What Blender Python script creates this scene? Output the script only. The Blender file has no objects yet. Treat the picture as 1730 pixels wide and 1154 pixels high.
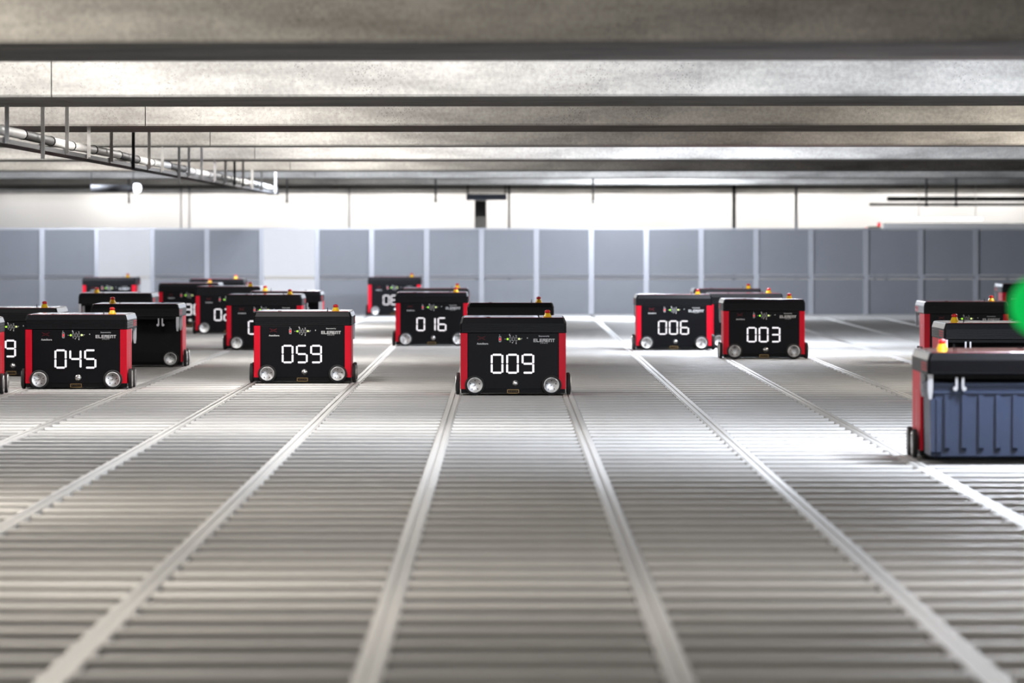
import bpy, math, random
from mathutils import Vector
random.seed(7)
C = bpy.context.scene.collection
PI = math.pi

# ------------------------------------------------------------------ camera, world, light, exposure
CAM_H = 0.99
cam_data = bpy.data.cameras.new('camera')
cam = bpy.data.objects.new('camera', cam_data); C.objects.link(cam)
cam.location = (0, 0, CAM_H)
F = 9900.0                                   # focal length in pixels of the 1730 px wide frame
cam_data.sensor_width = 36; cam_data.lens = 36 * F / 1730
cam_data.clip_start = 0.1; cam_data.clip_end = 400
cam.rotation_euler = (PI / 2 - math.atan(177 / F), 0, -math.atan(12 / F))
cam_data.dof.use_dof = True
cam_data.dof.focus_distance = 37.6
cam_data.dof.aperture_fstop = 5.0
bpy.context.scene.camera = cam

world = bpy.data.worlds.new('world'); bpy.context.scene.world = world
world.use_nodes = True
world.node_tree.nodes['Background'].inputs[0].default_value = (0.9, 0.92, 1.0, 1)
world.node_tree.nodes['Background'].inputs[1].default_value = 0.05
vs = bpy.context.scene.view_settings
vs.view_transform = 'Standard'; vs.look = 'None'; vs.gamma = 1; vs.use_curve_mapping = False
vs.exposure = 0.0

COOL, WARM, NEUT = (0.82, 0.885, 1.0), (1.0, 0.93, 0.83), (1.0, 0.97, 0.94)
def lamp(x, y, z, watts, col, r=0.2):
    l = bpy.data.lights.new('bay_or_fill_lamp', 'POINT'); l.energy = watts; l.color = col; l.shadow_soft_size = r
    o = bpy.data.objects.new('bay_or_fill_lamp', l); o.location = (x, y, z); C.objects.link(o)
LZ = 2.02
GAIN = 3.2
# lamps between the concrete beams, plus unseen fill added for floor, pipe, far walls
for x, y, w, c in (
    (3.0, 24.9, 150, COOL), (2.5, 27.4, 170, COOL), (2.3, 49.2, 120, COOL), (1.9, 53.4, 190, COOL), (2.1, 81.6, 170, COOL), (1.6, 70.6, 190, COOL),
    (-0.6, 29.7, 26, NEUT), (-2.4, 29.7, 34, NEUT), (-4.4, 29.7, 34, NEUT), (-1.7, 37.8, 40, NEUT), (-4.4, 37.8, 40, NEUT), (-1.6, 46.4, 42, NEUT), (-4.6, 46.4, 40, NEUT),
    (-1.2, 54.8, 50, NEUT), (-4.5, 54.8, 45, NEUT), (-1.8, 64.0, 55, NEUT), (-4.8, 64.0, 55, NEUT),
    (-5.6, 70.0, 140, COOL), (-2.2, 70.0, 130, COOL), (-3.4, 79.0, 60, NEUT),
    (4.4, 37.4, 60, WARM), (4.9, 46.0, 70, WARM),
    (-2.6, 20.4, 55, WARM), (-1.2, 15.6, 34, WARM), (1.6, 15.6, 22, NEUT), (-1.3, 34.5, 12, NEUT), (-1.6, 8.0, 36, WARM), (1.4, 8.0, 22, WARM), (0.3, 0.5, 70, NEUT), (0.3, -4.0, 110, NEUT),  # mostly added fill: foreground floor and rail faces, one for the pipe
    (-6.0, 93.2, 140, COOL), (0.5, 93.2, 130, NEUT), (6.5, 93.2, 130, NEUT),  # added to brighten the white back wall
    *[(-8.4 + 1.7*i, 100.75, 12, NEUT) for i in range(11)]):  # row added behind the last beam to light the back wall
    lamp(x, y, LZ, w * GAIN, c)

# ------------------------------------------------------------------ mesh helpers
class MB:
    def __init__(s): s.v = []; s.f = []; s.m = []; s.sm = []
    def face(s, idx, m=0, smooth=False): s.f.append(idx); s.m.append(m); s.sm.append(smooth)
    def box(s, x0, x1, y0, y1, z0, z1, m=0):
        b = len(s.v)
        s.v += [(x0,y0,z0),(x1,y0,z0),(x1,y1,z0),(x0,y1,z0),(x0,y0,z1),(x1,y0,z1),(x1,y1,z1),(x0,y1,z1)]
        for q in ((0,3,2,1),(4,5,6,7),(0,1,5,4),(1,2,6,5),(2,3,7,6),(3,0,4,7)):
            s.face([b+i for i in q], m)
        return s
    def loft(s, rings, m=0, smooth=False, caps=True):
        b = len(s.v); n = len(rings[0])
        for r in rings: s.v += list(r)
        for k in range(len(rings)-1):
            for i in range(n):
                j = (i+1) % n
                s.face([b+k*n+i, b+k*n+j, b+(k+1)*n+j, b+(k+1)*n+i], m, smooth)
        if caps:
            s.face([b+i for i in reversed(range(n))], m); s.face([b+(len(rings)-1)*n+i for i in range(n)], m)
        return s
    def lathe(s, c, axis, prof, n=24, m=0, smooth=True, caps=True):
        # prof: (distance along axis, radius)
        ax = Vector(axis).normalized(); u = ax.orthogonal().normalized(); w = ax.cross(u)
        c = Vector(c); rings = []
        for d, r in prof:
            rings.append([tuple(c + ax*d + (u*math.cos(2*PI*i/n) + w*math.sin(2*PI*i/n))*r) for i in range(n)])
        return s.loft(rings, m, smooth, caps)
    def tube(s, p0, p1, r, n=12, m=0, smooth=True):
        d = Vector(p1) - Vector(p0)
        return s.lathe(p0, d, ((0, r), (d.length, r)), n, m, smooth)
    def prism_x(s, prof, x0, x1, m=0):       # profile in (y,z), extruded along x
        return s.loft([[(x0, y, z) for y, z in prof], [(x1, y, z) for y, z in prof]], m)
    def prism_y(s, prof, y0, y1, m=0):       # profile in (x,z), extruded along y
        return s.loft([[(x, y0, z) for x, z in prof], [(x, y1, z) for x, z in prof]], m)
    def mesh(s, name, mats):
        me = bpy.data.meshes.new(name); me.from_pydata(s.v, [], s.f)
        for mt in (mats if isinstance(mats, (list, tuple)) else [mats]): me.materials.append(mt)
        me.polygons.foreach_set('material_index', s.m); me.polygons.foreach_set('use_smooth', s.sm)
        me.update()
        import bmesh
        bm = bmesh.new(); bm.from_mesh(me); bmesh.ops.recalc_face_normals(bm, faces=bm.faces); bm.to_mesh(me); bm.free()
        return me
    def build(s, name, mats, parent=None, loc=None):
        return put(name, s.mesh(name, mats), parent, loc)
def put(name, me, parent=None, loc=None):
    o = bpy.data.objects.new(name, me); C.objects.link(o)
    if parent: o.parent = parent
    if loc: o.location = loc
    return o
def bevel(o, w, seg=2):
    md = o.modifiers.new('bevel', 'BEVEL'); md.width = w; md.segments = seg; md.limit_method = 'ANGLE'; md.harden_normals = False
    return o
def empty(name, loc=(0, 0, 0), rz=0):
    o = bpy.data.objects.new(name, None); C.objects.link(o); o.location = loc; o.rotation_euler = (0, 0, rz); o.empty_display_size = 0.1
    return o
def tag(o, label=None, cat=None, group=None, kind=None):
    for k, v in (('label', label), ('category', cat), ('group', group), ('kind', kind)):
        if v: o[k] = v
    return o
def P(px, Y):            # world x of a photograph column at depth Y
    return (px - 853) * Y / F
def H(py, Y):            # world z of a photograph row at depth Y
    return CAM_H - (py - 400) * Y / F

# ------------------------------------------------------------------ materials
def mat(name, col, rough=0.5, metal=0.0, emit=None, estr=1.0, spec=0.5, coat=0.0, grain=None, bump=0.0):
    m = bpy.data.materials.new(name); m.use_nodes = True
    nt = m.node_tree; b = nt.nodes['Principled BSDF']
    b.inputs['Base Color'].default_value = (*col, 1); b.inputs['Roughness'].default_value = rough
    b.inputs['Metallic'].default_value = metal; b.inputs['Specular IOR Level'].default_value = spec
    b.inputs['Coat Weight'].default_value = coat
    if emit:
        b.inputs['Emission Color'].default_value = (*emit, 1); b.inputs['Emission Strength'].default_value = estr
    if grain:                                # (scale, amount): gentle tone variation
        tc = nt.nodes.new('ShaderNodeTexCoord'); nz = nt.nodes.new('ShaderNodeTexNoise'); nz.inputs['Scale'].default_value = grain[0]
        nz.inputs['Detail'].default_value = 6
        nt.links.new(tc.outputs['Object'], nz.inputs['Vector'])
        rp = nt.nodes.new('ShaderNodeMapRange'); rp.inputs['To Min'].default_value = 1 - grain[1]; rp.inputs['To Max'].default_value = 1 + grain[1]
        nt.links.new(nz.outputs['Fac'], rp.inputs['Value'])
        mx = nt.nodes.new('ShaderNodeVectorMath'); mx.operation = 'SCALE'; mx.inputs[0].default_value = col
        nt.links.new(rp.outputs['Result'], mx.inputs['Scale']); nt.links.new(mx.outputs['Vector'], b.inputs['Base Color'])
        if bump:
            bp = nt.nodes.new('ShaderNodeBump'); bp.inputs['Strength'].default_value = bump; bp.inputs['Distance'].default_value = 0.002
            nt.links.new(nz.outputs['Fac'], bp.inputs['Height']); nt.links.new(bp.outputs['Normal'], b.inputs['Normal'])
    return m
def concrete(name, col):
    m = bpy.data.materials.new(name); m.use_nodes = True
    nt = m.node_tree; N = nt.nodes.new; L = nt.links.new; b = nt.nodes['Principled BSDF']
    b.inputs['Roughness'].default_value = 0.85; b.inputs['Specular IOR Level'].default_value = 0.25
    tc = N('ShaderNodeTexCoord')
    mp = N('ShaderNodeMapping'); mp.inputs['Scale'].default_value = (0.8, 1.5, 4.0); L(tc.outputs['Object'], mp.inputs['Vector'])
    n1 = N('ShaderNodeTexNoise'); n1.inputs['Scale'].default_value = 1.6; n1.inputs['Detail'].default_value = 7; n1.inputs['Roughness'].default_value = 0.6
    L(mp.outputs['Vector'], n1.inputs['Vector'])
    r1 = N('ShaderNodeValToRGB'); r1.color_ramp.elements[0].position = 0.33; r1.color_ramp.elements[1].position = 0.66
    r1.color_ramp.elements[0].color = (*[c*0.58 for c in col], 1); r1.color_ramp.elements[1].color = (*[c*1.1 for c in col], 1)
    L(n1.outputs['Fac'], r1.inputs['Fac'])
    n2 = N('ShaderNodeTexNoise'); n2.inputs['Scale'].default_value = 45; n2.inputs['Detail'].default_value = 4
    L(tc.outputs['Object'], n2.inputs['Vector'])
    r2 = N('ShaderNodeMapRange'); r2.inputs['From Min'].default_value = 0.3; r2.inputs['From Max'].default_value = 0.7
    r2.inputs['To Min'].default_value = 0.80; r2.inputs['To Max'].default_value = 1.06
    L(n2.outputs['Fac'], r2.inputs['Value'])
    vo = N('ShaderNodeTexVoronoi'); vo.inputs['Scale'].default_value = 75; L(tc.outputs['Object'], vo.inputs['Vector'])
    n3 = N('ShaderNodeTexNoise'); n3.inputs['Scale'].default_value = 3.5; L(tc.outputs['Object'], n3.inputs['Vector'])
    th = N('ShaderNodeMapRange'); th.inputs['From Min'].default_value = 0.35; th.inputs['From Max'].default_value = 0.7
    th.inputs['To Min'].default_value = 0.02; th.inputs['To Max'].default_value = 0.22; L(n3.outputs['Fac'], th.inputs['Value'])
    sb = N('ShaderNodeMath'); sb.operation = 'SUBTRACT'; L(vo.outputs['Distance'], sb.inputs[0]); L(th.outputs['Result'], sb.inputs[1])
    r3 = N('ShaderNodeMapRange'); r3.inputs['From Min'].default_value = -0.02; r3.inputs['From Max'].default_value = 0.06
    r3.inputs['To Min'].default_value = 0.45; r3.inputs['To Max'].default_value = 1.0; L(sb.outputs['Value'], r3.inputs['Value'])
    mu = N('ShaderNodeMath'); mu.operation = 'MULTIPLY'; L(r2.outputs['Result'], mu.inputs[0]); L(r3.outputs['Result'], mu.inputs[1])
    sc = N('ShaderNodeVectorMath'); sc.operation = 'SCALE'; L(r1.outputs['Color'], sc.inputs[0]); L(mu.outputs['Value'], sc.inputs['Scale'])
    L(sc.outputs['Vector'], b.inputs['Base Color'])
    bp = N('ShaderNodeBump'); bp.inputs['Strength'].default_value = 0.35; bp.inputs['Distance'].default_value = 0.004
    L(mu.outputs['Value'], bp.inputs['Height']); L(bp.outputs['Normal'], b.inputs['Normal'])
    return m
M = dict(
    conc=concrete('beam_concrete', (0.46, 0.442, 0.41)),
    slab=mat('slab_concrete', (0.22, 0.215, 0.205), 0.9, grain=(4, .15)),
    alu=mat('rail_aluminium', (0.60, 0.588, 0.57), 0.52, 0.4, grain=(9, .06)),
    aluw=mat('long_rail_aluminium', (0.57, 0.558, 0.54), 0.56, 0.4, grain=(9, .06)),
    deep=mat('shaft_shade', (0.018, 0.018, 0.02), 0.9, grain=(3, .2)),  # near-black colour paints in the shade below the rails
    white=mat('white_painted_wall', (0.80, 0.79, 0.78), 0.7, grain=(1.5, .04)),
    grey=mat('grey_panel', (0.27, 0.28, 0.305), 0.42, 0.2, grain=(6, .05)),
    whitep=mat('white_panel', (0.84, 0.825, 0.815), 0.5, grain=(6, .03)),
    post=mat('panel_post', (0.52, 0.53, 0.57), 0.35, 0.5, grain=(8, .05)),
    black=mat('black_plastic', (0.005, 0.005, 0.006), 0.5, spec=0.15, grain=(40, .15)),
    lid=mat('lid_black', (0.006, 0.006, 0.008), 0.45, spec=0.22, grain=(40, .15)),
    panel=mat('front_panel_gloss', (0.004, 0.004, 0.006), 0.42, spec=0.15, grain=(40, .1)),
    red=mat('red_plastic', (0.80, 0.004, 0.026), 0.45, spec=0.2, grain=(20, .06)),
    redlid=mat('red_lid_cover', (0.42, 0.03, 0.04), 0.22, coat=1.0, grain=(20, .06)),
    rubber=mat('rubber', (0.022, 0.022, 0.022), 0.75, grain=(60, .2)),
    dark=mat('recess_black', (0.006, 0.006, 0.006), 0.8, grain=(40, .1)),
    yellow=mat('yellow_plastic', (0.80, 0.50, 0.01), 0.4, grain=(30, .05)),
    cap=mat('button_red', (0.55, 0.01, 0.012), 0.35, grain=(30, .05)),
    silver=mat('silver_metal', (0.75, 0.75, 0.74), 0.28, 0.95, grain=(30, .05)),
    brass=mat('brass', (0.34, 0.22, 0.09), 0.4, 0.7, grain=(60, .1)),
    claw=mat('light_grey_claw', (0.72, 0.72, 0.75), 0.35, 0.3, grain=(30, .05)),
    led=mat('digit_led', (0.1, 0.1, 0.1), 0.6, emit=(0.80, 0.765, 0.80), estr=1.3, grain=(50, .02)),
    print_=mat('white_print', (0.80, 0.80, 0.80), 0.5, grain=(60, .03)),
    redprint=mat('red_print', (0.55, 0.02, 0.03), 0.5, grain=(60, .05)),
    green=mat('green_led', (0.2, 0.8, 0.05), 0.4, emit=(0.42, 1.0, 0.04), estr=1.6, grain=(60, .02)),
    amber=mat('pale_led', (0.6, 0.8, 0.2), 0.4, emit=(0.85, 1.0, 0.35), estr=1.3, grain=(60, .02)),
    redled=mat('red_led', (0.8, 0.05, 0.05), 0.4, emit=(0.9, 0.03, 0.06), estr=0.8, grain=(60, .02)),
    bin=mat('bin_plastic', (0.045, 0.062, 0.115), 0.45, grain=(15, .1)),
    steel=mat('galvanised_steel', (0.56, 0.55, 0.53), 0.5, 0.4, grain=(25, .12)),
    dsteel=mat('dark_steel', (0.035, 0.035, 0.038), 0.65, 0.1, grain=(20, .15)),
    pipe=mat('white_pipe_wrap', (0.82, 0.81, 0.78), 0.55, grain=(18, .08), bump=.3),
    blue=mat('blue_grey_duct', (0.16, 0.19, 0.26), 0.5, grain=(10, .08)),
    cable=mat('grey_cable_and_shade', (0.07, 0.068, 0.062), 0.6, grain=(20, .15)),
    lampw=mat('lamp_glow', (0.9, 0.9, 0.9), 0.4, emit=(0.92, 0.95, 1.0), estr=2.0, grain=(20, .02)),
    beacon=mat('green_signal_glow', (0.004, 0.05, 0.02), 0.8, spec=0.1, emit=(0.004, 0.50, 0.08), estr=1.0, grain=(20, .02)),
)
def brushed():
    m = mat('brushed_hub', (0.66, 0.66, 0.66), 0.40, 1.0, grain=(60, .08))
    nt = m.node_tree; b = nt.nodes['Principled BSDF']; b.inputs['Anisotropic'].default_value = 0.75
    t = nt.nodes.new('ShaderNodeTangent'); t.direction_type = 'RADIAL'; t.axis = 'Y'
    nt.links.new(t.outputs['Tangent'], b.inputs['Tangent'])
    return m
M['hub'] = brushed()

# ------------------------------------------------------------------ floor: grid of rails
X0, PX = 0.3935, 0.7043                       # long rails at X0 + k*PX
K0, K1 = -13, 12
Y_WALL = 75.3
floor = empty('floor'); floor['kind'] = 'structure'; floor['label'] = 'grid of pale aluminium rails over dark shafts'
lw = 0.034                                    # half width of a long rail
prof = [(-lw, -0.016), (-lw, -0.004), (-lw+.007, -0.004), (-lw+.007, 0.0), (-.006, 0.0), (-.006, -0.006), (.006, -0.006), (.006, 0.0),
        (lw-.007, 0.0), (lw-.007, -0.004), (lw, -0.004), (lw, -0.016)]
lr = MB().prism_y(prof, 5.0, Y_WALL - 0.03).mesh('long_rail', M['aluw'])
for k in range(K0, K1 + 1): put('long_rail', lr, floor, (X0 + k*PX, 0, 0))
cw = 0.042
cp = [(-cw-.001, -0.036), (-cw-.001, -0.0145), (-cw-.005, -0.0125), (-cw+.001, -0.0025), (-cw+.004, -0.001), (-.008, -0.001), (-.006, -0.006), (.006, -0.006), (.008, -0.001), (cw-.004, -0.001), (cw-.001, -0.0025), (cw+.005, -0.0125), (cw+.001, -0.0145), (cw+.001, -0.036)]
cr = MB()
for k in range(K0, K1): cr.prism_x(cp, X0 + k*PX + lw + .0015, X0 + (k+1)*PX - lw - .0015)
cr = cr.mesh('cross_rail', M['alu'])
n = 0; y = 5.2
while y < Y_WALL - 0.1:
    put('cross_rail', cr, floor, (0, y, 0)); y += 0.505; n += 1
MB().box(X0+K0*PX, X0+K1*PX, 4, Y_WALL, -0.62, -0.55).build('shaft_bottom', M['deep'], floor)  # dark sheet standing in for the shaded bins below
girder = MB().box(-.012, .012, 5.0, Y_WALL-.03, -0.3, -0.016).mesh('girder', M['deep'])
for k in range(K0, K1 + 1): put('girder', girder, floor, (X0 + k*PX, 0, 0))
fb = MB().box(-16, 14, -8, 102, -0.75, -0.65).build('floor_2', M['slab']); fb['kind'] = 'structure'

# ------------------------------------------------------------------ ceiling: slab, concrete beams
HB = 0.74; ZB = CAM_H + HB                    # beam undersides
ceiling = MB().box(-16, 14, -8, 102, 2.30, 2.45).build('ceiling', M['slab']); ceiling['kind'] = 'structure'
spans = [(1.9, 4.3), (10.5, 14.0), (22.3, 24.7), (30.9, 33.3), (39.0, 41.4), (47.6, 48.5), (56.1, 57.7), (65.4, 66.7), (74.0, 75.0), (83.3, 84.2), (91.0, 92.2), (99.2, 100.3)]
SH = -0.055
for a, b in spans:
    for xa, xb in ((-15.5, -2.403), (-2.397, 13.5)):
        cb = 0.012
        pr = [(a, ZB+cb), (a+cb, ZB), (b-cb, ZB), (b, ZB+cb), (b, 2.30), (a, 2.30)]
        o = MB().loft([[(xa, yy + SH*xa - a, z - ZB) for yy, z in pr], [(xb, yy + SH*xb - a, z - ZB) for yy, z in pr]]).build('beam', M['conc'], ceiling, (0, a, ZB))

# ------------------------------------------------------------------ walls
for nm, bx in (('wall_left', (-16, -15.8, -8, 102, -.65, 2.3)), ('wall_right', (13.8, 14, -8, 102, -.65, 2.3)),
               ('wall_rear', (-15.8, 13.8, -8, -7.8, -.65, 2.3)), ('wall_back', (-15.8, 13.8, 101.6, 101.8, -.65, 2.3))):
    o = MB().box(*bx).build(nm, M['white']); o['kind'] = 'structure'
wf = empty('wall_far', (0, Y_WALL, 0)); wf['kind'] = 'structure'; wf['label'] = 'low partition of grey panels in pale posts'
xp0 = P(628, Y_WALL); PW = 92.75 * Y_WALL / F
ztop, zmid = H(388, Y_WALL), H(468, Y_WALL)
pst = MB().box(-.033, .033, -.03, .03, -.3, ztop).mesh('post', M['post'])
g_up = MB().box(-PW/2+.034, PW/2-.034, -.008, .008, zmid+.03, ztop-.002).mesh('panel', M['grey'])
g_lo = MB().box(-PW/2+.034, PW/2-.034, -.008, .008, -.3, zmid-.03).mesh('panel', M['grey'])
w_up = MB().box(-PW/2+.02, PW/2-.02, -.034, -.01, zmid+.01, ztop-.002).mesh('panel', M['whitep'])
w_lo = MB().box(-PW/2+.02, PW/2-.02, -.034, -.01, -.3, zmid-.03).mesh('panel', M['whitep'])
mr = MB().prism_x([(-.04, -.024), (-.05, .0), (-.03, .028), (.02, .028), (.02, -.024)], -PW/2+.034, PW/2-.034).mesh('middle_rail', M['post'])
for i in range(-8, 14):
    put('post', pst, wf, (xp0 + i*PW, 0, 0))
    if i == 13: break
    white = i in (-5, -2)
    c = (xp0 + (i+.5)*PW, 0, 0)
    put('panel', w_up if white else g_up, wf, c); put('panel', w_lo if white else g_lo, wf, c)
    if not white: put('middle_rail', mr, wf, (c[0], 0, zmid))
MB().box(xp0-8*PW-.04, xp0+13*PW+.04, -.036, .036, ztop, ztop+.02).build('top_rail', M['post'], wf)

# ------------------------------------------------------------------ lettering
def text_mesh(name, txt, width, material, bold=0.0, spacing=1.0, thick=0.0006):
    cu = bpy.data.curves.new(name, 'FONT'); cu.body = txt; cu.align_x = 'CENTER'; cu.align_y = 'CENTER'
    cu.resolution_u = 2; cu.extrude = 0.0; cu.offset = bold; cu.space_character = spacing
    o = bpy.data.objects.new(name, cu); C.objects.link(o)
    bpy.context.view_layer.update()
    me = bpy.data.meshes.new_from_object(o.evaluated_get(bpy.context.evaluated_depsgraph_get()))
    bpy.data.objects.remove(o); bpy.data.curves.remove(cu)
    xs = [v.co.x for v in me.vertices]; ys = [v.co.y for v in me.vertices]
    s = width / (max(xs) - min(xs)); cx = (max(xs)+min(xs))/2; cy = (max(ys)+min(ys))/2
    for v in me.vertices: v.co = ((v.co.x-cx)*s, 0.0, (v.co.y-cy)*s)   # stands upright facing -y
    me.name = name; me.materials.clear(); me.materials.append(material); me.update()
    return me
GLY = {'E': ((0,1,0,.2),(0,1,.4,.6),(0,1,.8,1),(0,.3,0,1)), 'L': ((0,.3,0,1),(0,1,0,.22)), 'M': ((0,.24,0,1),(.38,.62,.25,1),(.76,1,0,1),(0,1,.78,1)),
       'N': ((0,.28,0,1),(.72,1,0,1),(0,1,.76,1)), 'T': ((0,1,.76,1),(.35,.65,0,1))}
def block_word(word, w, h, m):
    b = MB(); n = len(word); cw = w/n
    for i, ch in enumerate(word):
        for x0, x1, z0, z1 in GLY[ch]:
            xa = -w/2 + i*cw + cw*.06; s = cw*.88
            b.box(xa + x0*s, xa + x1*s, -.0006, .0006, (z0-.5)*h, (z1-.5)*h)
    return b.mesh('block_lettering', m)

# ------------------------------------------------------------------ the robots
W2, LID0, TOP = 0.330, 0.386, 0.482
def lid_mesh():
    b = MB()
    def ring(dx, z): 
        x, y0, y1, c = 0.3335-dx, -0.004+dx, 1.0-dx, 0.012
        return [(-x+c,y0,z),(x-c,y0,z),(x,y0+c,z),(x,y1-c,z),(x-c,y1,z),(-x+c,y1,z),(-x,y1-c,z),(-x,y0+c,z)]
    rings = [ring(0.006, LID0), ring(0.0, LID0+.004)]
    z = LID0 + .008
    for i in range(5):
        rings += [ring(0.0, z+.006), ring(0.002, z+.0072), ring(0.002, z+.0092), ring(0.0, z+.0104)]; z += .0104
    rings += [ring(0.0, TOP-.034), ring(0.010, TOP-.004), ring(0.014, TOP)]
    return b.loft(rings).mesh('lid', M['lid'])
def seg_digit(ch):
    SEG = {'0':'abcdef','1':'bc','2':'abged','3':'abgcd','4':'fgbc','5':'afgcd','6':'afgedc','7':'abc','8':'abcdefg','9':'abcdfg'}[ch]
    w, h, t = 0.0795, 0.1253, 0.0126
    b = MB()
    def hbar(zc):
        l = w/2 - t*.95; q = t/2; c = q*.55
        pts = [(-l, zc), (-l+c*.4, zc+q*.7), (-l+c, zc+q), (l-c, zc+q), (l-c*.4, zc+q*.7), (l, zc), (l-c*.4, zc-q*.7), (l-c, zc-q), (-l+c, zc-q), (-l+c*.4, zc-q*.7)]
        b.loft([[(x, -.003, z) for x, z in pts], [(x, 0, z) for x, z in pts]])
    def vbar(xc, z0, z1):
        q = t/2; c = q*.55
        pts = [(xc-q, z0+c), (xc-q*.7, z0+c*.4), (xc, z0), (xc+q*.7, z0+c*.4), (xc+q, z0+c), (xc+q, z1-c), (xc+q*.7, z1-c*.4), (xc, z1), (xc-q*.7, z1-c*.4), (xc-q, z1-c)]
        b.loft([[(x, -.003, z) for x, z in pts], [(x, 0, z) for x, z in pts]])
    xl, xr, g = -(w-t)/2, (w-t)/2, .0018
    if 'a' in SEG: hbar((h-t)/2)
    if 'd' in SEG: hbar(-(h-t)/2)
    if 'g' in SEG: hbar(0)
    if 'f' in SEG: vbar(xl, g, h/2-t*.55)
    if 'b' in SEG: vbar(xr, g, h/2-t*.55)
    if 'e' in SEG: vbar(xl, -h/2+t*.55, -g)
    if 'c' in SEG: vbar(xr, -h/2+t*.55, -g)
    return b.mesh('digit', M['led'])
DIG = {c: seg_digit(c) for c in '0123456789'}

def wheel_meshes(r, half):
    tyre = MB().lathe((0,0,0), (0,1,0), ((-half, r*.80), (-half, r*.94), (-half*.6, r), (half*.6, r), (half, r*.94), (half, r*.80)), 36).mesh('wheel', M['rubber'])
    h = MB().lathe((0,0,0), (0,1,0), ((-half-.003, 0.001), (-half-.003, r*.66), (-half-.0045, r*.70), (-half-.0045, r*.78), (-half+.002, r*.81), (half, r*.81)), 36)
    for i in range(5):
        a = 2*PI*i/5 + .3
        h.lathe((math.cos(a)*r*.47, -half-.0034, math.sin(a)*r*.47), (0,1,0), ((0, .0001), (0, r*.062), (.002, r*.062)), 8, 1)
    h.lathe((0, -half-.0036, 0), (0,1,0), ((0, .0001), (0, r*.05), (.002, r*.05)), 8, 1)
    return tyre, h.mesh('hub', [M['hub'], M['dark']])

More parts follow.
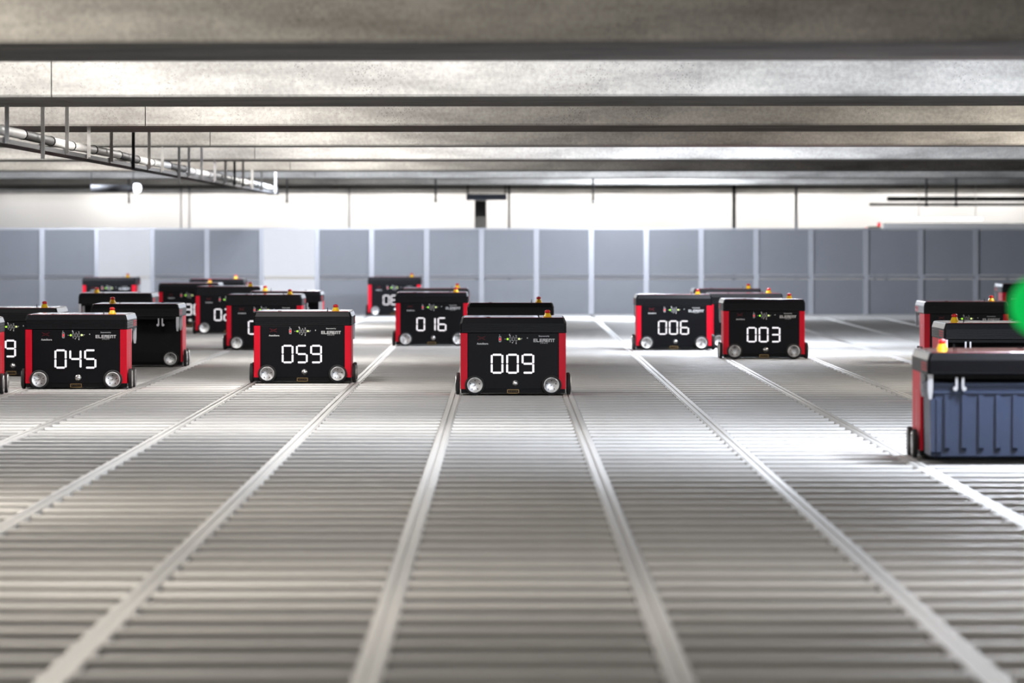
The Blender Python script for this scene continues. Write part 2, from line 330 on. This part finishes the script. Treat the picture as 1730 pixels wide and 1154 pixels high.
def make_robot():
    root = empty('warehouse_robot')
    bd = MB().box(-.318, .318, .004, .5, .012, LID0+.002).build('body', M['black'], root)
    fp = bevel(MB().box(-.2845, .2845, -.003, .010, .036, LID0).build('front_panel', M['panel'], root), .002)
    for s in (-1, 1):
        o, i_, f, t = s*W2, s*(W2-.013), s*.2865, -.003
        pts = [(o, .002), (o - s*.004, t), (f, t), (f, .006), (i_, .006), (i_, .5), (o, .5)]
        # notch behind the wheels is hidden by the tyres
        sp = MB().loft([[(x, y, .036) for x, y in pts], [(x, y, LID0) for x, y in pts]]).build('side_panel', M['red'], root)
        sp['label'] = 'red side panel wrapping round the corner'
        st = put('side_lettering', SIDE, sp, (s*(W2+.0008), .25, .22)); st.rotation_euler = (0, -PI/2 if s > 0 else PI/2, s*PI/2)
    MB().box(-W2+.004, W2-.004, -.002, .5, .010, .036).build('skirt', M['black'], root)
    MB().box(-.30, .30, .50, .506, .10, .36).build('rear_panel', M['panel'], root)
    ld = put('lid', lid_mesh(), root)
    for s in (-1, 1):
        mk = MB()
        for r in range(3):
            z = .400 + r*.014
            yy = .62
            while yy < .93:
                l = random.choice((.012, .02, .028)); mk.box(s*.3335, s*.3345, yy, yy+l, z, z+.009); yy += l + .008
        mk.build('side_marking', M['redprint'], ld)
    cv = bevel(MB().box(-.312, .158, .02, .975, TOP, TOP+.0025).build('lid_cover', M['redlid'], root), .001); cv['label'] = 'glossy red cover on the lid'
    cv2 = bevel(MB().box(.166, .312, .02, .975, TOP, TOP+.0025).build('lid_cover', M['redlid'], root), .001)
    MB().box(-.012, .012, .03, .05, TOP+.0025, TOP+.0055).build('latch', M['black'], cv, (-.155, 0, 0))
    MB().lathe((.162, .27, TOP), (0,0,1), ((0, .004), (.004, .0028), (.022, .0022), (.0235, .001)), 10).build('antenna', M['black'], root)
    eb = MB().lathe((.217, .28, TOP+.002), (0,0,1), ((0, .026), (.003, .026), (.006, .023), (.022, .0175), (.024, .016)), 24).build('emergency_button', M['yellow'], root)
    eb['label'] = 'yellow emergency button collar'
    cp_ = MB().lathe((.217, .28, TOP+.026), (0,0,1), ((0, .013), (.004, .0175), (.012, .0180), (.017, .015), (.020, .008), (.021, .001)), 24).build('button_cap', M['cap'], eb)
    cp_['label'] = 'red mushroom push cap'
    tw, hb = wheel_meshes(.0625, .013); sw, sh = wheel_meshes(.066, .011)
    for x in (-.2395, .2395):
        w = put('wheel', tw, root, (x, -.017, .0605)); put('hub', hb, w)
        w = put('wheel', tw, root, (x, .520, .0605)); w.rotation_euler = (0, 0, PI); put('hub', hb, w)
    for s in (-1, 1):
        for y in (.085, .405):
            w = put('wheel', sw, root, (s*.3475, y, .0645)); w.rotation_euler = (0, 0, s*PI/2); put('hub', sh, w)
    # front details
    MB().lathe((.013, -.003, .0715), (0,-1,0), ((0, .0215), (.003, .021), (.008, .017), (.011, .010), (.012, .001)), 24).build('lock_knob', M['silver'], root)
    sk = MB()
    x0, x1, z0, z1 = -.0375, .0365, .0085, .0335
    sk.box(x0, x1, -.008, -.002, z0, z0+.004); sk.box(x0, x1, -.008, -.002, z1-.004, z1); sk.box(x0, x0+.004, -.008, -.002, z0, z1); sk.box(x1-.004, x1, -.008, -.002, z0, z1)
    sk = sk.build('charging_socket', M['brass'], root)
    ct = MB().lathe((0,0,0), (0,-1,0), ((0, .0022), (.002, .0018)), 8).mesh('contact', M['brass'])
    for i in range(5): put('contact', ct, sk, (-.0235+.0115*i, -.002, .021))
    # status strip
    Z = .349
    ic = MB()
    def outline(x, z, w, h, t=.0017):
        for a in ((x-w/2, x-w/2+t, z-h/2, z+h/2), (x+w/2-t, x+w/2, z-h/2, z+h/2), (x-w/2, x+w/2, z-h/2, z-h/2+t), (x-w/2, x+w/2, z+h/2-t, z+h/2)):
            ic.box(a[0], a[1], -.0042, -.003, a[2], a[3])
    outline(-.0825, Z, .016, .029)
    for dz in (.0175, -.0175): ic.box(-.089, -.076, -.0042, -.003, Z+dz-.0012, Z+dz+.0012)
    ic.box(-.0875, -.0835, -.0042, -.003, Z+.024, Z+.028)
    for k, x in enumerate((-.0183, .0006, .0190)):
        outline(x, Z, .0128, .022)
        ic.box(x-.003, x+.003, -.0042, -.003, Z+.016, Z+.019); ic.box(x-.003, x+.003, -.0042, -.003, Z-.019, Z-.016)
    ic.box(-.0255, -.0205, -.0042, -.003, Z+.021, Z+.032); ic.box(-.0215, -.0165, -.0042, -.003, Z+.019, Z+.024)
    ic.box(-.008, -.002, -.0042, -.003, Z-.026, Z-.020); ic.box(.0155, .0215, -.0042, -.003, Z-.031, Z-.022)
    ic.box(.014, .022, -.0042, -.003, Z+.0215, Z+.024)
    ic.box(-.055, -.0425, -.0042, -.003, Z-.001, Z+.001); ic.box(.0445, .057, -.0042, -.003, Z+.002, Z+.0045); ic.box(.0445, .050, -.0042, -.003, Z-.0045, Z-.002)
    ic.box(.0856, .0916, -.0042, -.003, Z+.003, Z+.010)
    ic.build('status_icons', M['print_'], root)['kind'] = 'stuff'
    MB().box(-.0868, -.0782, -.0044, -.003, Z-.009, Z+.008).build('battery_light', M['redled'], root)
    gl = MB().lathe((0, 0, 0), (0,-1,0), ((0, .0062), (.0014, .0056), (.002, .001)), 14)
    put('status_light', gl.mesh('status_light', M['green']), root, (-.0348, -.003, Z)); put('status_light', gl.mesh('status_light', M['amber']), root, (.0367, -.003, Z+.001))
    # printing
    put('lettering', text_mesh('lettering', 'AutoStore', .0715, M['print_'], .03), root, (-.1925, -.0036, .3205))
    put('lettering', text_mesh('lettering', 'Empowered by', .0665, M['print_'], .02), root, (.1937, -.0036, .3665))
    put('lettering', block_word('ELEMENT', .1357, .021, M['print_']), root, (.1937, -.0036, .3405))
    put('lettering', text_mesh('lettering', 'L O G I C', .046, M['print_'], .012), root, (.193, -.0036, .3245))
    lg = MB()
    for i in range(7):
        for j in range(5):
            if abs(abs((i-3)*.66) - abs(j-2)) < .5:
                lg.box(-.2195+i*.0068, -.2165+i*.0068, -.0038, -.003, .3435+j*.0052, .3458+j*.0052)
    lg.build('emblem', M['redprint'], root)
    # cantilever: lift frame, gripper claws, guide pins
    MB().box(-.312, .312, .515, .985, LID0-.018, LID0-.001).build('lift_frame', M['black'], root)
    cl = MB().loft([[(-.011, -.006, 0), (.011, -.006, 0), (.011, .006, 0), (-.011, .006, 0)], [(-.011, -.006, -.075), (.011, -.006, -.075), (.011, .006, -.075), (-.011, .006, -.075)],
                    [(-.006, -.004, -.108), (.007, -.004, -.108), (.007, .004, -.108), (-.006, .004, -.108)]]).mesh('gripper_claw', M['claw'])
    for s in (-1, 1):
        for y in (.53, .982):
            put('gripper_claw', cl, root, (s*.320, y, LID0))
        gp = MB()
        for dx in (-.014, .014):
            gp.box(s*.191+dx-.005, s*.191+dx+.005, .975, .989, LID0-.062, LID0-.012)
            gp.lathe((s*.191+dx*1.4, .974, LID0-.062), (0,1,0), ((0, .010), (.016, .010)), 12)
        gp.build('guide_pin', M['claw'], root)
    return root
SIDE = text_mesh('side_lettering', 'AutoStore', .17, M['print_'], .01)

def copy_tree(o, parent=None):
    c = o.copy(); C.objects.link(c)
    if parent: c.parent = parent
    for ch in list(o.children): copy_tree(ch, c)
    return c
proto = make_robot()
used = [False]
GROUP = 'robots on the rail grid'
def robot(v, px, face, number, label):
    """v: rows between horizon and the near foot of the robot, px: column of its near face's middle"""
    Yn = CAM_H * F / v
    r = proto if not used[0] else copy_tree(proto); used[0] = True
    x = P(px, Yn)
    if face == 'A': r.location = (x, Yn, 0)
    else: r.location = (x, Yn + 1.0, 0); r.rotation_euler = (0, 0, PI)
    tag(r, label, 'robot', GROUP)
    robots.append((r, number))
robots = []
robot(267, 867, 'A', '009', 'sharp black robot with red corners showing 009, alone in the middle lane')
robot(246.6, 511, 'A', '059', 'black robot with red corners showing 059, lit digits fully visible')
robot(257, 128.5, 'A', '045', 'black robot showing 045 with dark red corners and pale lid end')
robot(235, 18.6, 'A', '091', 'black robot with a lit 9, cut by the left picture edge behind 045')
robot(270, -106, 'B', '031', 'robot of which only a red lettered side and wheels show at the left picture edge')
robot(221.9, 228, 'B', '047', 'robot turned away with empty dark bay, one hub visible, right behind 045')
robot(186, 195, 'B', '052', 'robot seen as a black lid with yellow button above the turned one behind 045')
robot(134, 184, 'A', '057', 'small far robot with two red corners, green lamp, before a white wall panel')
robot(153, 319, 'A', '030', 'far robot with two green lamps, half its digits hidden behind the next one')
robot(164, 385, 'A', '024', 'blurred robot showing a single 0, red left corner, left behind the grey-lidded one')
robot(191, 446, 'A', '018', 'robot with greyish lid and red left corner, half hidden by 059')
robot(180, 482, 'B', '033', 'turned robot with grey lid end sticking out behind the lid over 059')
robot(139, 366, 'A', '041', 'far robot showing only a thin dark lid strip under an orange button')
robot(133, 666, 'A', '065', 'far robot showing 06 with green lamp, alone against the grey panels')
robot(170, 735, 'A', '012', 'robot showing only a lid edge and button right behind 016')
robot(184, 729.5, 'A', '016', 'robot showing 016, left of and behind 009')
robot(218, 862.6, 'A', '021', 'robot seen as a black lid with red button right behind 009')
robot(191, 1138.7, 'A', '006', 'bluish lit robot showing 006 with red corners')
robot(206, 1291, 'A', '003', 'bluish lit robot showing 003 with pink topped lid')
robot(171, 1229, 'A', '014', 'robot seen only as a thin black lid strip farthest behind 006 and 003')
robot(187, 1260, 'A', '027', 'robot hidden behind 003 with only button and left red edge visible')
robot(214, 1633, 'A', '008', 'black robot with bright red left corner and pink lid, farthest of the right trio')
robot(285, 1691, 'B', '036', 'turned robot with brownish lid and empty dark bay, middle of the right trio')
robot(382, 1696, 'B', '044', 'nearest robot at right, turned away, holding a blue-grey bin under its lid')
robot(155, 1745, 'A', '061', 'far robot at the right edge, black lid end beside the green glow')
for r, num in robots:
    for i, ch in enumerate(num):
        put('digit', DIG[ch], r, (-.0043 + (i-1)*.0966, -.003, .1944))

# the bin carried by the nearest robot
Yn = CAM_H * F / 382
bx = empty('storage_bin', (P(1696, Yn), Yn + .245, .022))
tag(bx, 'blue-grey ribbed plastic bin held under the lid of the nearest robot', 'bin')
bw, bd_, bh = .3235, .215, .325
def rr(w, d, z, c=.02): return [(-w+c,-d,z),(w-c,-d,z),(w,-d+c,z),(w,d-c,z),(w-c,d,z),(-w+c,d,z),(-w,d-c,z),(-w,-d+c,z)]
b = MB().loft([rr(bw-.012, bd_-.012, 0), rr(bw-.008, bd_-.008, .006), rr(bw-.004, bd_-.006, bh-.045), rr(bw-.004, bd_-.006, bh),
               rr(bw-.012, bd_-.014, bh), rr(bw-.016, bd_-.018, .01)])
b.build('shell', M['bin'], bx)
rm = MB()
for z0, z1, e in ((bh-.046, bh-.036, .001), (bh-.012, bh+.003, .003)):
    rm.loft([rr(bw+e-.006, bd_+e-.008, z0), rr(bw+e, bd_+e, z0+.002), rr(bw+e, bd_+e, z1-.002), rr(bw+e-.006, bd_+e-.008, z1), rr(bw-.02, bd_-.022, z1), rr(bw-.02, bd_-.022, z0)])
rm.build('rim', M['bin'], bx)
rib = MB().prism_y([(-.012, 0), (-.012, .245), (.012, .245), (.012, 0)], -.001, .004)
rib = MB().loft([[(-.010,-.004,0),(.010,-.004,0),(.010,.004,0),(-.010,.004,0)], [(-.010,-.0115,.012),(.010,-.0115,.012),(.010,.004,.012),(-.010,.004,.012)], [(-.010,-.0115,.245),(.010,-.0115,.245),(.010,.004,.245),(-.010,.004,.245)]]).mesh('rib', M['bin'])
x = -.245
while x < .25:
    put('rib', rib, bx, (x, -bd_+.008, .03)); x += .0745
for x in (-.308, -.282, .282, .308):
    put('rib', rib, bx, (x, -bd_+.009, .012))

# ------------------------------------------------------------------ pipe run on hangers under the ceiling, left
XPI = -2.85; ZPI = CAM_H + .60
pr = empty('pipe_run', (XPI, 30, ZPI))
tag(pr, 'white wrapped pipe over a dark cable tray on steel hangers under the beams', 'pipe')
def in_beam(y, x):
    for a, b in spans:
        if a + SH*x - .03 < y < b + SH*x + .03: return True
    return False
hp = (33.5, 36.1, 38.1, 40.1, 42.4, 44.9, 46.9, 48.7, 51.2, 52.8, 55.0, 57.5, 59.7, 61.7, 63.7, 66.0, 68.6, 72.7)
joints = [30.0, 34.6, 36.8, 38.6, 40.6, 43.2, 45.4, 47.3, 49.6, 52.0, 53.6, 56.2, 58.4, 60.6, 62.6, 64.8, 67.0, 70.0, 72.9]
for i in range(len(joints)-1):
    a, b = joints[i], joints[i+1]; w = .004*math.sin(i*1.7); w2 = .004*math.sin((i+1)*1.7)
    s = MB().lathe((w, a-30, w*.8), (w2-w, b-a, (w2-w)*.8), ((0, .022), (.03, .029), (b-a-.05, .029), (b-a-.01, .022)), 14)
    dark = i in (1, 5, 8)  # sections under beams, their shade painted as a darker material
    s.build('pipe_section', M['cable'] if dark else M['pipe'], pr)
    MB().lathe((w2, b-30.02, w2*.8), (0,1,0), ((0, .033), (.03, .033)), 12).build('clamp', M['dsteel'], pr)
tr = MB().box(-.085, .042, 0, 43, -.075, -.066)
tr.box(-.085, -.081, 0, 43, -.066, -.048).box(.038, .042, 0, 43, -.066, -.048)
tr.build('cable_tray', M['dsteel'], pr)
cbl = MB()
for dx, dz, rr_ in ((.020, -.054, .010), (-.058, -.054, .010), (-.02, -.056, .009)): cbl.tube((dx, .2, dz), (dx, 42.8, dz), rr_, 8)
cbl.build('cables', M['cable'], pr)
for i, y in enumerate(hp):
    zt = (ZB if in_beam(y, XPI) else 2.30) - ZPI
    zb = {1: CAM_H+.47, 5: CAM_H+.51, 8: CAM_H+.455}.get(i, CAM_H+.533) - ZPI
    hg = MB(); x = .056; y *= .982
    hg.box(x-.012, x+.012, y-30-.004, y-30+.004, zb, zt).box(x-.012, x-.008, y-30, y-30+.02, zb, zt)
    hg.build('hanger', M['dsteel'] if i in (5, 13) else M['steel'], pr)
    MB().loft([[(.05, y-30+.004, -.076), (-.03, y-30+.004, -.076), (.05, y-30+.004, -.03)], [(.05, y-30+.012, -.076), (-.03, y-30+.012, -.076), (.05, y-30+.012, -.03)]]).build('bracket', M['steel'], pr)

# ------------------------------------------------------------------ things beyond the partition
# tube lamp
Y = 70.0
tl = empty('tube_lamp', (P(190, Y), Y, H(318, Y)))
tag(tl, 'dark tube lamp with glowing white end under the far ceiling, left', 'lamp')
h = P(226, Y) - P(190, Y)
MB().tube((-h, 0, 0), (h, 0, 0), .045, 18).build('housing', M['dsteel'], tl)
MB().lathe((h, 0, 0), (1,0,0), ((0, .046), (.01, .058), (.06, .058), (.085, .045), (.095, .01)), 18).build('lamp_end', M['lampw'], tl)
for dx in (-.25, .25): MB().tube((dx, 0, .03), (dx, 0, 2.295 - H(318, Y)), .006, 8).build('suspension_rod', M['dsteel'], tl)

def sprinkler(px, ytop, ybot, Y, label, cat='sprinkler'):
    s = empty('sprinkler', (P(px, Y), Y, H(ybot, Y)))
    tag(s, label, cat, 'sprinkler drops under the far beams')
    MB().tube((0, 0, .03), (0, 0, 2.30 - H(ybot, Y)), .014, 10).build('drop_pipe', M['dsteel'], s)
    MB().lathe((0, 0, 0), (0,0,1), ((0, .03), (.006, .03), (.012, .016), (.05, .02)), 12).build('head', M['dsteel'], s)
sprinkler(218, 0, 344, 81, 'sprinkler drop hanging beneath the glowing tube lamp')
sprinkler(485, 0, 343, 81, 'sprinkler drop hanging just past the far end of the pipe run')
sprinkler(736, 0, 342, 81, 'sprinkler drop hanging left of the blue-grey duct')
sprinkler(1002, 0, 344, 81, 'sprinkler drop hanging alone right of the blue-grey duct')
sprinkler(1565, 0, 349, 81, 'sprinkler drop beside the grey pipes at right, left one of two')
sprinkler(1615, 0, 349, 81, 'sprinkler drop beside the grey pipes at right, right one of two')

Y = 86.0
du = empty('duct', (P(822, Y), Y, H(333, Y)))
tag(du, 'blue-grey flat duct box hanging before the white back wall', 'duct')
hw = 34*Y/F
bevel(MB().box(-hw, hw, -.15, .15, -.045, .045).build('housing', M['blue'], du), .01)
for dx in (-hw+.02, hw-.02): MB().box(dx-.012, dx+.012, -.012, .012, .04, 2.30 - H(333, Y)).build('hanger', M['dsteel'], du)
cb = empty('cable_bundle', (P(812, Y), Y+.02, 0))
tag(cb, 'bundle of dark cables dropping from the blue-grey duct behind the partition', 'cables')
for i in range(7):
    x = (-9 + i*3) * Y/F
    MB().tube((x, .01*math.sin(i*2), -.65), (x*.95, .01*math.cos(i), H(338, Y)), .011, 8).build('cable', M['cable'], cb)
MB().box(-10*Y/F, 9*Y/F, .0, .02, H(366, Y), H(340, Y)).build('cable_shield', M['dsteel'], cb)
def pole(px, r, mt, label, Y=86.0, top=2.30):
    MBp = MB().tube((0, 0, -.65), (0, 0, top), r, 12)
    o = MBp.build('pole', mt, None, (P(px, Y), Y, 0)); tag(o, label, 'pole')
pole(860, .017, M['dsteel'], 'thin dark pole at the right end of the blue-grey duct')
pole(1240, .026, M['dsteel'], 'dark grey pole before the white wall above 006 and 003')
pole(1345, .022, M['post'], 'pale grey pole before the white wall, right of the dark grey one')
pole(590, .010, M['post'], 'thin pale pole before the white wall near the pipe run end')
pole(306, .010, M['post'], 'thin pale conduit before the white wall, left of its twin')
pole(320, .010, M['post'], 'thin pale conduit before the white wall, right of its twin')
# rails and trays on the right, before the back wall
Y = 88.0
for i, (py, r, x0, x1, mt, lb) in enumerate(((336, .035, 1500, 1800, 'dsteel', 'dark horizontal pipe high before the white wall at right'),
                                             (345.5, .022, 1470, 1800, 'cable', 'slim grey horizontal pipe below the dark one at right'))):
    o = MB().tube((P(x0, Y), Y+.2, H(py, Y)), (P(x1, Y), Y+.2, H(py, Y)), r, 12).build('service_pipe', M[mt]); tag(o, lb, 'pipe')
ct = empty('cable_channel', (P(1600, Y-3), Y-3, H(382, Y-3)))
tag(ct, 'pale horizontal cable channel resting above the partition at right', 'channel')
a = 108*(Y-3)/F
bevel(MB().box(-a, a+1.2, -.05, .05, -.045, .04).build('channel', M['white'], ct), .008)
for dx in (-a+.05, 0, a-.05, a+.9): MB().box(dx-.02, dx+.02, -.02, .02, -.65-H(382, Y-3), -.04).build('support', M['dsteel'], ct)
lt = empty('strip_light', (P(1600, Y), Y, H(370, Y)))
q = 60*Y/F
MB().tube((-q, 0, 0), (q, 0, 0), .02, 12).build('tube', M['lampw'], lt)
for dx in (-q*.8, q*.8): MB().tube((dx, 0, .02), (dx, 0, 2.295 - H(370, Y)), .005, 8).build('suspension_wire', M['steel'], lt)
tag(lt, 'glowing strip light low before the white wall at right', 'lamp')
sl = empty('signal_unit', (P(1478, 84), 84, H(388, 84)))
tag(sl, 'small red and olive signal unit on the partition edge, left of pale channel', 'signal')
MB().box(-.10, .08, -.04, .04, -.15, .045).build('housing', mat('olive_paint', (.14, .13, .05), .5, grain=(20, .2)), sl)
MB().lathe((.06, 0, .045), (0,0,1), ((0, .025), (.05, .025), (.06, .005)), 12).build('red_lamp', M['redled'], sl)
MB().lathe((-.12, 0, -.01), (0,0,1), ((-.03, .03), (.03, .03), (.04, .005)), 12).build('red_lamp', M['redled'], sl)
MB().box(-.02, .02, -.02, .02, -.65-H(388, 84), -.14).build('stand', M['dsteel'], sl)

# ------------------------------------------------------------------ green signal lamp close to the camera, right
Y = 12.0
gb = empty('signal_lamp', (P(1757, Y), Y, H(517, Y)))
tag(gb, 'glowing green globe signal lamp, far out of focus, at the right picture edge', 'lamp')
MB().lathe((0, 0, 0), (-1,0,0), [(-.062*math.cos(PI*i/16), max(.0005, .062*math.sin(PI*i/16))) for i in range(17)], 28).build('green_globe', M['beacon'], gb)
MB().lathe((.055, 0, 0), (1,0,0), ((0, .030), (.012, .034), (.03, .034), (.04, .012)), 20).build('socket', M['dsteel'], gb)
MB().tube((.09, 0, 0), (.42, 0, 0), .010, 12).build('arm', M['dsteel'], gb)
zc = H(517, Y)
MB().tube((.42, 0, -zc-.55), (.42, 0, .05), .018, 12).build('post', M['dsteel'], gb)
